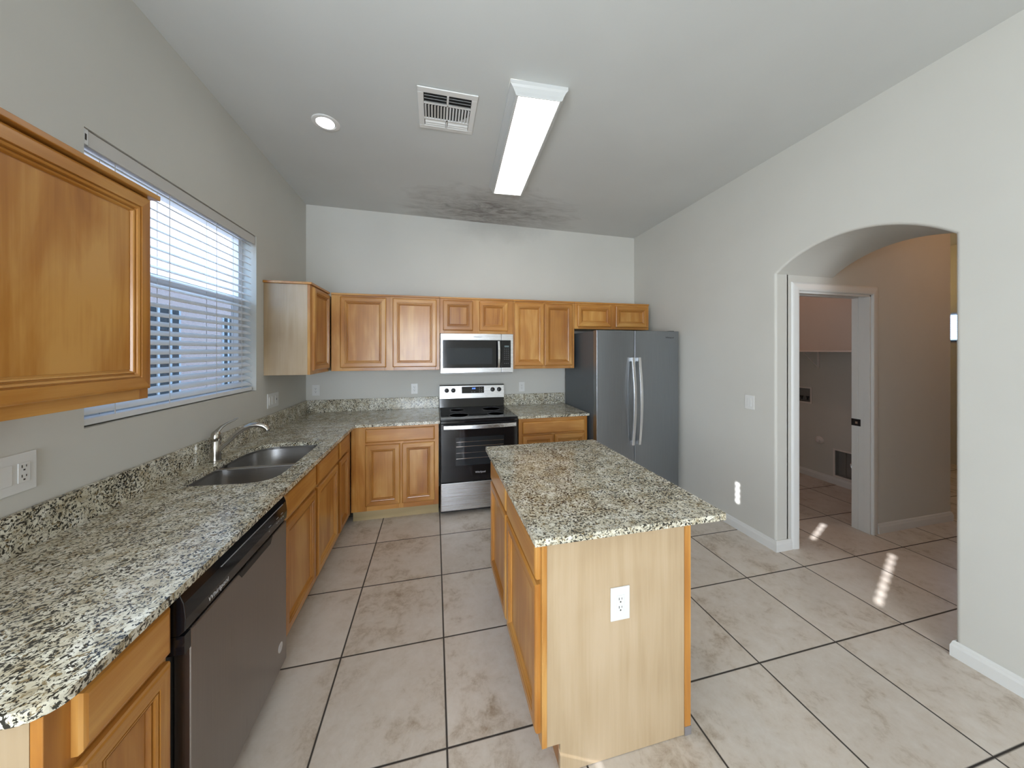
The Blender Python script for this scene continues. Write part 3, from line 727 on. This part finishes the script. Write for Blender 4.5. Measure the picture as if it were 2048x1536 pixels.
sp_pts = [(-1.262, 2.305, 0.975), (-1.235, 2.306, 1.003), (-1.20, 2.307, 1.038), (-1.16, 2.307, 1.078), (-1.125, 2.308, 1.104), (-1.09, 2.310, 1.119), (-1.055, 2.313, 1.121), (-1.028, 2.316, 1.112), (-1.012, 2.318, 1.098), (-1.006, 2.319, 1.084)]
sp_o = MB().tube(sp_pts, [0.016, 0.015, 0.0145, 0.0145, 0.015, 0.0155, 0.0160, 0.0155, 0.0145, 0.0135], 16).build('spout', NICKEL, fc, smooth=True)
MB().lathe([(0.011, 0), (0.011, -0.006), (0.001, -0.006)], (-1.006, 2.319, 1.086)).build('aerator', BLACKM, sp_o, smooth=True)

# ------------------------------------------------------------------ island
il = thing('kitchen_island', (0.7, 1.67, 0), 'maple island cabinet with two doors, two drawers and a pale end panel', 'kitchen island')
IX0, IX1, IY0, IY1 = 0.382, 1.024, 1.140, 2.185; FI = fr_isl(IX0)
box('body', WPALE, il, IX0+0.020, IX1-0.03, IY0+0.02, IY1, 0.114, CB_-0.001)
box('toe_kick', WZ, il, IX0+0.075, IX0+0.090, IY0+0.02, IY1, 0.0, 0.114)
m = MB(); P = [(IX0+0.020, 0.114), (IX0+0.072, 0.114), (IX0+0.072, 0.002), (IX1-0.030, 0.002), (IX1-0.030, CB_-0.001), (IX0+0.020, CB_-0.001)]
m.prism(P, lambda u, v, w_: (u, w_, v), IY0+0.003, IY0+0.019); m.build('end_panel', WPALE, il)
pt = box('corner_post', WZ, il, IX1-0.029, IX1, IY0, IY0+0.030, 0.035, CB_-0.001, 0.002)
box('post_foot', FOOTM, pt, IX1-0.029, IX1+0.001, IY0-0.001, IY0+0.030, 0.0, 0.035, 0.001)
box('back_panel', WPALE, il, IX1-0.029, IX1-0.010, IY0+0.031, IY1, 0.0, CB_-0.001)
m = MB(); m.box(IX0+0.09, IX1-0.03, IY1-0.02, IY1-0.002, 0.0, 0.113); m.build('plinth', WTOE, il)
face_frame(il, FI, IY0, IY1, 0.114, CB_-0.001, [(IY0+0.0005, IY0+0.040), (1.645, 1.725), (2.150, IY1)], [(0.114, 0.165), (0.690, 0.735), (0.840, CB_-0.001)], WY)
for a, b in ((1.163, 1.664), (1.696, 2.165)):
    drawer(il, FI, a, b, 0.722, 0.852, WY); door(il, FI, a, b, 0.150, 0.704, WY)
it = counter_mesh('countertop', [(0.340, 1.090)]+arc(1.154-0.012, 1.090+0.012, 0.012, -90, 0, 3)+[(1.154, 2.235), (0.340, 2.235)], None, CB_, CT)
tag(it, 'rectangular speckled granite slab on top of the kitchen island', 'countertop')

# ------------------------------------------------------------------ dishwasher
dw = thing('dishwasher', (-1.0, 1.47, 0), 'stainless steel dishwasher with black control strip under the left counter', 'dishwasher')
DY0, DY1 = 1.124, 1.812
box('body', BLACKM, dw, XL+0.05, -0.745, DY0+0.004, DY1-0.004, 0.03, CB_-0.004)
DYa, DYb = 1.160, 1.800
box('toe_panel', BLACKM, dw, -0.80, -0.790, DY0+0.004, DY1-0.004, 0.0, 0.10)
dd = box('door', STEELD, dw, -0.744, -0.700, DYa, DYb, 0.085, 0.752, 0.004)
m = MB(); prof = [(-0.744, 0.7525), (-0.715, 0.7525), (-0.700, 0.765), (-0.697, 0.80), (-0.702, 0.845), (-0.712, 0.872), (-0.744, 0.874)]
m.prism(prof, lambda u, v, w_: (u, w_, v), DY0+0.010, DYb); cp = m.build('control_panel', BLACK, dw, bevel=0.002)
m = MB(); m.box(-0.744, -0.7005, DY0+0.010, DYa-0.001, 0.70, 0.7525); m.build('panel_corner', BLACK, cp)
m = MB(); P = [(1.40, 0.7535), (1.66, 0.7535), (1.64, 0.727), (1.42, 0.727)]
m.prism(P, lambda u, v, w_: (w_, u, v), -0.7025, -0.6985); m.build('pocket_handle', BLACKM, cp, bevel=0.002)
MB().box(-0.7015, -0.6992, 1.30, 1.76, 0.8445, 0.8470).build('trim_line', GREYTXT, cp)
text('Whirlpool', 'logo', LOGOW, cp, (-0.6985, 1.285, 0.782), 0.025, R_RIGHT)
for yy, n_ in ((1.62, 1), (1.69, 2), (1.735, 2)):
    m = MB()
    for q in range(n_): m.box(-0.6990, -0.6975, yy+q*0.017, yy+q*0.017+0.010, 0.788, 0.792)
    m.box(-0.6995, -0.6975, yy, yy+0.02, 0.808, 0.8105)
    m.build('button_marks', GREYTXT, cp)
MB().lathe([(0.0001, 0), (0.021, 0.0006), (0.021, 0.0)], (-0.6999, 1.735, 0.190), 'x').build('round_sticker', LOGOW, dd)

# ------------------------------------------------------------------ range
rg = thing('range', (0.43, 3.5, 0), 'freestanding electric range with black glass oven door between base cabinets', 'stove')
RX0, RX1, RF = 0.055, 0.806, 3.160
box('body', BLACKM, rg, RX0, RX1, RF+0.045, 3.88, 0.02, 0.905)
m = MB(); m.box(RX0-0.002, RX1+0.002, RF+0.01, 3.84, 0.905, 0.920); ctp = m.build('cooktop', BLACK, rg, bevel=0.004)
for x, y, r in ((0.24, 3.36, 0.10), (0.62, 3.36, 0.085), (0.24, 3.65, 0.075), (0.62, 3.65, 0.10)):
    MB().lathe([(r, 0.0), (r, 0.0006), (r-0.003, 0.0006), (r-0.003, 0.0)], (x, y, 0.9201)).build('burner_ring', GREYTXT, ctp)
box('front_trim', BLACK, rg, RX0, RX1, RF+0.004, RF+0.045, 0.880, 0.904, 0.003)
od = box('oven_door', BLACK, rg, RX0+0.002, RX1-0.002, RF, RF+0.044, 0.322, 0.878, 0.004)
m = MB()
wx0, wx1, wz0, wz1 = 0.195, 0.665, 0.475, 0.745
ovw = box('oven_window', simple('oven_window_glass', (0.02, 0.024, 0.028), 0.05, spec=0.7), od, wx0, wx1, RF-0.0012, RF, wz0, wz1)
for k, z in enumerate((0.700, 0.655, 0.595, 0.540)): m.box(wx0+0.005, wx1-0.005, RF-0.0022, RF-0.0012, z, z+(0.004 if k in (1, 3) else 0.002))
m.build('rack_line', CHROME, ovw)
m = MB(); n = 16; ring = []
hpts = [(RX0+0.025+(RX1-RX0-0.05)*i/n, RF-0.030-0.022*sin(pi*i/n), 0.852) for i in range(n+1)]
rings = [[(x, y-0.009, z-0.018), (x, y-0.009, z+0.018), (x, y+0.007, z+0.021), (x, y+0.007, z-0.021)] for x, y, z in hpts]
m.loops(rings); hd = m.build('handle', STEELX, od, bevel=0.003)
m = MB(); m.box(RX0+0.03, RX0+0.055, RF-0.034, RF, 0.838, 0.866); m.box(RX1-0.055, RX1-0.03, RF-0.034, RF, 0.838, 0.866); m.build('handle_post', BLACKM, od)
text('Whirlpool', 'logo', LOGOW, od, (0.432, RF-0.0014, 0.402), 0.024, R_FRONT)
box('storage_drawer', STEELX, rg, RX0+0.002, RX1-0.002, RF+0.001, RF+0.044, 0.052, 0.314, 0.004)
# backguard
bgd = MB(); P = [(3.885, 0.92), (3.835, 0.92), (3.845, 1.020), (3.815, 1.024), (3.838, 1.178), (3.885, 1.178)]
bgd.prism(P, lambda u, v, w_: (w_, u, v), RX0, RX1); bk = bgd.build('backguard', BLACK, rg, bevel=0.002)
def bgp(x, t, off): # point on sloping panel, t in 0..1 from bottom to top
    a = Vector((0, 3.815, 1.024)); b = Vector((0, 3.838, 1.178)); p = a.lerp(b, t); n_ = Vector((0, -0.989, 0.148)); return (x, p.y+n_.y*off, p.z+n_.z*off)
def bgbox(x0, x1, t0, t1, o0, o1): 
    m = MB(); v = [bgp(x0, t0, o0), bgp(x1, t0, o0), bgp(x1, t1, o0), bgp(x0, t1, o0), bgp(x0, t0, o1), bgp(x1, t0, o1), bgp(x1, t1, o1), bgp(x0, t1, o1)]
    return m.add(v, [(0,3,2,1),(4,5,6,7),(0,1,5,4),(1,2,6,5),(2,3,7,6),(3,0,4,7)])
pn = bgbox(RX0+0.001, RX1-0.001, 0.0, 0.93, 0.0, 0.006).build('control_panel', STEELX, rg, bevel=0.0015)
ds = bgbox(0.305, 0.565, 0.36, 0.85, 0.006, 0.008).build('display', BLACK, pn)
m = MB()
for x, w_ in ((0.425, 0.008), (0.437, 0.004), (0.445, 0.008), (0.455, 0.008)): m2 = bgbox(x, x+w_, 0.66, 0.76, 0.008, 0.0087); m.add(m2.v, m2.f)
m.build('clock_digits', BLUE, ds)
for x in (0.415, 0.45, 0.505, 0.53):
    m = MB()
    for t_ in ((0.44,) if x < 0.5 else (0.44, 0.58, 0.72)): m2 = bgbox(x, x+0.010, t_, t_+0.025, 0.008, 0.0085); m.add(m2.v, m2.f)
    m.build('button_marks', GREYTXT, ds)
def knob(x):
    c = Vector(bgp(x, 0.60, 0.006)); m = MB(); m.lathe([(0.026, 0), (0.026, -0.004), (0.021, -0.007), (0.0195, -0.022), (0.015, -0.024), (0.001, -0.024)], c, 'y', 24)
    k = m.build('knob', BLACKM, pn, smooth=True)
    box('knob_grip', BLACK, k, c.x-0.003, c.x+0.003, c.y-0.030, c.y-0.020, c.z-0.018, c.z+0.018, 0.001)
for x in (0.135, 0.209, 0.667, 0.745): knob(x)

# ------------------------------------------------------------------ microwave
mw = thing('microwave', (0.445, 3.7, 1.335), 'stainless over-the-range microwave mounted under the short wall cabinet', 'microwave')
MX0, MX1, MF = 0.058, 0.834, 3.470
box('body', BLACKM, mw, MX0+0.002, MX1-0.002, MF+0.032, YB-0.002, 1.338, 1.755)
box('bottom_plate', GREYBOX, mw, MX0+0.004, MX1-0.004, MF+0.034, YB-0.003, 1.328, 1.3375)
md_ = box('door', STEELX, mw, MX0, 0.7015, MF, MF+0.031, 1.340, 1.754, 0.003)
gl = box('door_glass', BLACK, md_, 0.080, 0.7016, MF-0.0015, MF, 1.392, 1.688, 0.001)
box('inner_window', simple('microwave_window', (0.012, 0.02, 0.03), 0.04, spec=0.8), gl, 0.122, 0.60, MF-0.0022, MF-0.0014, 1.432, 1.602)
m = MB(); hp = [(0.667, MF-0.028-0.018*sin(pi*i/12), 1.392+0.285*i/12) for i in range(13)]
m.loops([[(x-0.014, y, z), (x-0.010, y-0.008, z), (x+0.010, y-0.008, z), (x+0.014, y, z)] for x, y, z in hp]); m.build('handle', CHROME, md_, smooth=False)
m = MB(); m.box(0.660, 0.674, MF-0.030, MF, 1.396, 1.416); m.box(0.660, 0.674, MF-0.030, MF, 1.652, 1.672); m.build('handle_post', BLACKM, md_)
mc = box('control_panel', STEELX, mw, 0.7045, MX1, MF, MF+0.031, 1.340, 1.754, 0.003)
cg = box('keypad_glass', BLACK, mc, 0.7046, 0.806, MF-0.0015, MF, 1.392, 1.688, 0.001)
box('display', simple('microwave_display', (0.10, 0.14, 0.14), 0.3), cg, 0.735, 0.785, MF-0.0022, MF-0.0014, 1.612, 1.630)
m = MB()
for r in range(8):
    if r == 6: continue
    for c_ in range(3): m.box(0.733+c_*0.020, 0.740+c_*0.020, MF-0.0020, MF-0.0014, 1.590-r*0.022, 1.593-r*0.022)
m.build('key_marks', GREYTXT, cg)
text('Whirlpool', 'logo', LOGOD, md_, (0.445, MF-0.0006, 1.721), 0.021, R_FRONT)

# ------------------------------------------------------------------ refrigerator
fg = thing('refrigerator', (2.08, 3.5, 0), 'tall stainless side-by-side refrigerator with curved bar handles by the right wall', 'refrigerator')
GX0, GX1, GF, GT = 1.597, 2.563, 3.030, 1.783
box('cabinet', FRSIDE, fg, GX0+0.004, GX1-0.004, GF+0.085, 3.86, 0.03, GT-0.008, 0.003)
box('kick_grille', BLACKM, fg, GX0+0.01, GX1-0.01, GF+0.06, GF+0.10, 0.01, 0.085)
m = MB()
for x in (GX0+0.03, GX1-0.09): m.box(x, x+0.06, GF+0.03, GF+0.11, GT-0.008, GT+0.006)
m.build('hinge_cover', BLACKM, fg, bevel=0.003)
spx = 2.027
def fdoor(x0, x1, hx, bow):
    d_ = box('door', STEELF, fg, x0, x1, GF, GF+0.075, 0.095, GT, 0.003)
    m = MB(); n = 20; rings = []
    for i in range(n+1):
        t_ = i/n; z = 0.600+0.905*t_; s_ = sin(pi*t_); x = hx+0.0*s_; y = GF-0.026-0.040*s_
        rings.append([(x-0.014, y+0.004, z), (x-0.014, y-0.010, z), (x+0.014, y-0.010, z), (x+0.014, y+0.004, z)])
    m.loops(rings); h = m.build('handle', CHROME, d_, bevel=0.002)
    m = MB(); m.box(hx-0.011, hx+0.011, GF-0.028, GF, 0.603, 0.640); m.box(hx-0.011, hx+0.011, GF-0.028, GF, 1.465, 1.502); m.build('handle_post', STEELX, h)
    return d_
fdoor(GX0, spx-0.003, 1.992, 0.05); d2_ = fdoor(spx+0.003, GX1, 2.066, 0.05)
text('Whirlpool', 'logo', LOGOD, d2_, (2.452, GF-0.0006, 1.715), 0.024, R_FRONT)

# ------------------------------------------------------------------ outlets and switches
def duplex(m_plate, par, fn, u, v, sl):
    r = MB(); fbox(r, fn, u-0.0165, u+0.0165, v-0.033, v+0.033, 0.004, 0.0065); ro = r.build('receptacle', PLATE, par, bevel=0.001)
    m = MB()
    for dv in (0.017, -0.015):
        fbox(m, fn, u-0.0075, u-0.0050, v+dv-0.001, v+dv+0.008, 0.0062, 0.0070); fbox(m, fn, u+0.0045, u+0.0065, v+dv, v+dv+0.007, 0.0062, 0.0070)
        fbox(m, fn, u-0.0025, u+0.0025, v+dv-0.011, v+dv-0.006, 0.0062, 0.0070)
    m.build('slots', SLOT, ro)
def outlet(fn, u, v, label, group='wall outlets with white plates', kind='d', wd=0.073, ht=0.118):
    t = thing('wall_outlet', fn(u, v, 0), label, 'outlet', group)
    p = MB(); fbox(p, fn, u-wd/2, u+wd/2, v-ht/2, v+ht/2, 0.0002, 0.0048); po = p.build('cover_plate', PLATE, t, bevel=0.002)
    duplex(None, t, fn, u, v, None)
    return t
FW = fr_back(YB)
outlet(FW, -1.240, 1.150, 'white duplex outlet on the back wall, nearest the left corner')
outlet(FW, -0.225, 1.140, 'white duplex outlet on the back wall just left of the range')
outlet(FW, 1.045, 1.131, 'white outlet with one dark slot on the back wall between range and fridge')
outlet(fr_back(IY0+0.003), 0.700, 0.594, 'white duplex outlet on the pale end panel of the island', wd=0.082, ht=0.128)
# left wall combinations
FLW = fr_left(XL)
t = outlet(FLW, 1.432, 1.170, 'white two-gang switch and outlet plate on the left wall, nearest the camera', wd=0.002, ht=0.002)
bpy.data.objects.remove([c for c in t.children if c.name.startswith('cover_plate')][0])
p = MB(); fbox(p, FLW, 1.350, 1.470, 1.105, 1.235, 0.0002, 0.0060); p.build('cover_plate', PLATE, t, bevel=0.0025)
p = MB(); fbox(p, FLW, 1.367, 1.400, 1.137, 1.203, 0.005, 0.0085); p.build('rocker', PLATE, t, bevel=0.001)
for c in t.children:
    if c.name.startswith('receptacle'): c.location.x += 0.0015
t = thing('light_switch', (XL, 3.15, 1.155), 'white multi-gang rocker switch plate on the left wall beneath the corner cabinet', 'light switch')
p = MB(); fbox(p, FLW, 3.068, 3.262, 1.097, 1.218, 0.0002, 0.0060); p.build('cover_plate', PLATE, t, bevel=0.0025)
for u in (3.105, 3.152): 
    p = MB(); fbox(p, FLW, u-0.0165, u+0.0165, 1.124, 1.190, 0.005, 0.0095); p.build('rocker', PLATE, t, bevel=0.001)
p = MB(); fbox(p, FLW, 3.200, 3.233, 1.124, 1.190, 0.005, 0.0080); r_ = p.build('receptacle', PLATE, t, bevel=0.001)
p = MB(); fbox(p, FLW, 3.212, 3.221, 1.150, 1.166, 0.0078, 0.0086); p.build('slots', SLOT, r_)
FRW = fr_right(XR)
t = thing('light_switch', (XR, 2.245, 1.137), 'single white rocker light switch on the right wall beside the arched passage', 'light switch')
p = MB(); fbox(p, FRW, 2.203, 2.288, 1.078, 1.196, 0.0002, 0.0055); p.build('cover_plate', PLATE, t, bevel=0.0025)
p = MB(); fbox(p, FRW, 2.2285, 2.2615, 1.104, 1.170, 0.0050, 0.0085); p.build('rocker', PLATE, t, bevel=0.001)

# ------------------------------------------------------------------ ceiling fittings
A = radians(-3.4)
lf = thing('ceiling_light', (0.636, 2.44, 3.13), 'long rectangular white fluorescent ceiling light box, switched on', 'ceiling light')
def lrot(x, y, z):
    return (0.636+x*cos(A)-y*sin(A), 2.44+x*sin(A)+y*cos(A), z)
def rrect(hx, hy, z): return [lrot(-hx, -hy, z), lrot(hx, -hy, z), lrot(hx, hy, z), lrot(-hx, hy, z)]
m = MB(); HX, HY = 0.126, 0.598
zc = CZ(0.63, 2.44)+0.01
m.loops([rrect(HX+0.048, HY+0.016, zc), rrect(HX+0.048, HY+0.016, zc-0.022), rrect(HX+0.036, HY+0.010, zc-0.034), rrect(HX+0.022, HY+0.006, zc-0.060), rrect(HX+0.016, HY+0.006, zc-0.078), rrect(HX+0.006, HY+0.004, zc-0.083), rrect(HX, HY, zc-0.083), rrect(HX, HY, zc-0.078)], False, False)
m.build('frame', simple('shade_greyed_fixture', (0.60, 0.61, 0.60), 0.4), lf)  # white frame; its backlit shade is put into the base colour as grey
m = MB(); m.loops([rrect(HX+0.0005, HY+0.0005, zc-0.078), rrect(HX+0.0005, HY+0.0005, zc-0.074)]); m.build('lens', LENS, lf)
dl = thing('recessed_light', (-0.738, 2.497, 3.145), 'small round recessed downlight glowing near the window side of the ceiling', 'ceiling light')
zc2 = CZ(-0.738, 2.497)
MB().lathe([(0.088, 0.003), (0.088, -0.003), (0.083, -0.006), (0.062, -0.004), (0.060, 0.002)], (-0.730, 2.497, zc2), n=40).build('trim_ring', WHITE, dl, smooth=True)
MB().lathe([(0.0605, -0.0015), (0.0605, 0.0005)], (-0.738, 2.497, zc2), n=36).build('lens', CANL, dl)
# air register
vt = thing('ceiling_vent', (0.08, 2.19, 3.14), 'square white louvered air vent between the two ceiling lights', 'air vent')
VX0, VX1, VY0, VY1 = -0.102, 0.262, 2.004, 2.371; vz = CZ(0.08, 2.19)-0.001
m = MB(); ix0, ix1, iy0, iy1 = VX0+0.036, VX1-0.036, VY0+0.040, VY1-0.036
m.box(VX0, VX1, VY0, iy0, vz-0.008, vz); m.box(VX0, VX1, iy1, VY1, vz-0.008, vz); m.box(VX0, ix0, iy0, iy1, vz-0.008, vz); m.box(ix1, VX1, iy0, iy1, vz-0.008, vz)
m.build('frame', WHITE, vt, bevel=0.003)
box('duct', DARKIN, vt, ix0, ix1, iy0, iy1, vz-0.0010, vz+0.0005)
mx = (ix0+ix1)/2; ya = iy0+0.085; yb = iy1-0.070
m = MB(); m.box(mx-0.006, mx+0.006, iy0, iy1, vz-0.009, vz-0.001); m.box(ix0, ix1, ya-0.006, ya+0.004, vz-0.009, vz-0.001); m.box(ix0, ix1, yb-0.004, yb+0.010, vz-0.009, vz-0.001)
m.build('divider_bar', WHITE, vt, bevel=0.001)
def louver(a, b, axis, p, tilt, wd=0.013):
    m = MB(); c, s = cos(tilt)*wd/2, sin(tilt)*wd/2; th = 0.0012
    P = [(p-c, -s), (p+c, s), (p+c, s+th), (p-c, -s+th)]
    z_ = vz-0.0078
    if axis == 'x': m.prism(P, lambda u, v, w_: (w_, u, z_+v), a, b)
    else: m.prism(P, lambda u, v, w_: (u, w_, z_+v), a, b)
    return m.build('louver', WHITE, vt)
for (a, b) in ((ix0+0.004, mx-0.008), (mx+0.008, ix1-0.004)):
    for k in range(3): louver(a, b, 'x', iy0+0.018+k*0.025, radians(40), 0.015)
    for k in range(3): louver(a, b, 'x', yb+0.022+k*0.020, radians(-32), 0.019)
for k in range(7): louver(ya+0.008, yb-0.008, 'y', ix0+0.010+k*0.0195, radians(35))
for k in range(7): louver(ya+0.008, yb-0.008, 'y', ix1-0.010-k*0.0195, radians(-35))

# ------------------------------------------------------------------ laundry room things
ls = thing('laundry_shelf', (4.45, 3.0, 1.56), 'white laundry shelf on the far wall seen through the inner doorway', 'shelf')
box('board', SHELFW, ls, 4.28, 4.598, 2.16, 3.90, 1.560, 1.580, 0.002)
m = MB(); yb_ = 3.055
m.box(4.585, 4.598, yb_-0.012, yb_+0.012, 1.36, 1.559); m.tube([(4.585, yb_, 1.37), (4.36, yb_, 1.55)], 0.006, 8); m.build('bracket', SHELFW, ls)
FLR = lambda u, v, w_: (4.60-w_, u, v)
def wallbox(name, y0, y1, z0, z1, label, cat, inner, extra=None):
    t = thing(name, (4.60, (y0+y1)/2, (z0+z1)/2), label, cat)
    m = MB(); fw = 0.020
    for a, b, c, e in ((y0-fw, y1+fw, z0-fw, z0), (y0-fw, y1+fw, z1, z1+fw), (y0-fw, y0, z0, z1), (y1, y1+fw, z0, z1)): fbox(m, FLR, a, b, c, e, 0.0003, 0.006)
    m.build('face_frame', SHELFW, t, bevel=0.001)
    m = MB(); d_ = -0.052
    fbox(m, FLR, y0, y1, z0, z1, d_, d_+0.003); fbox(m, FLR, y0, y0+0.003, z0, z1, d_+0.003, 0); fbox(m, FLR, y1-0.003, y1, z0, z1, d_+0.003, 0); fbox(m, FLR, y0+0.003, y1-0.003, z0, z0+0.003, d_+0.003, 0); fbox(m, FLR, y0+0.003, y1-0.003, z1-0.003, z1, d_+0.003, 0)
    m.build('box_lining', inner, t); return t
t = wallbox('washer_outlet_box', 3.148, 3.317, 0.928, 1.097, 'recessed washer hookup box on the dim laundry wall', 'wall box', GREYBOX)
m = MB(); m.lathe([(0.010, 0), (0.010, 0.03), (0.016, 0.03), (0.016, 0.045)], (4.63, 3.20, 0.95)); m.lathe([(0.010, 0), (0.010, 0.03), (0.016, 0.03), (0.016, 0.045)], (4.63, 3.27, 0.95)); m.build('valve', BLACKM, t, smooth=True)
t = wallbox('dryer_vent_box', 2.563, 2.885, 0.108, 0.402, 'recessed dark metal dryer vent box low on the laundry wall', 'vent box', GREYBOX)
m = MB(); m.lathe([(0.052, 0), (0.052, -0.035), (0.048, -0.035), (0.048, -0.002)], (4.648, 2.70, 0.27), 'x'); m.build('vent_collar', CHROME, t, smooth=True)
m = MB(); m.box(4.61, 4.622, 2.79, 2.80, 0.115, 0.395); m.build('edge_flange', GREYBOX, t)
t = MB(); t.lathe([(0.046, 0), (0.046, -0.012), (0.036, -0.022), (0.020, -0.030), (0.018, -0.040), (0.001, -0.042)], (4.5995, 3.043, 0.480), 'x', 28)
tag(t.build('gas_outlet_cap', SHELFW, smooth=True), 'round white capped outlet on the laundry wall above the vent box', 'wall cap')
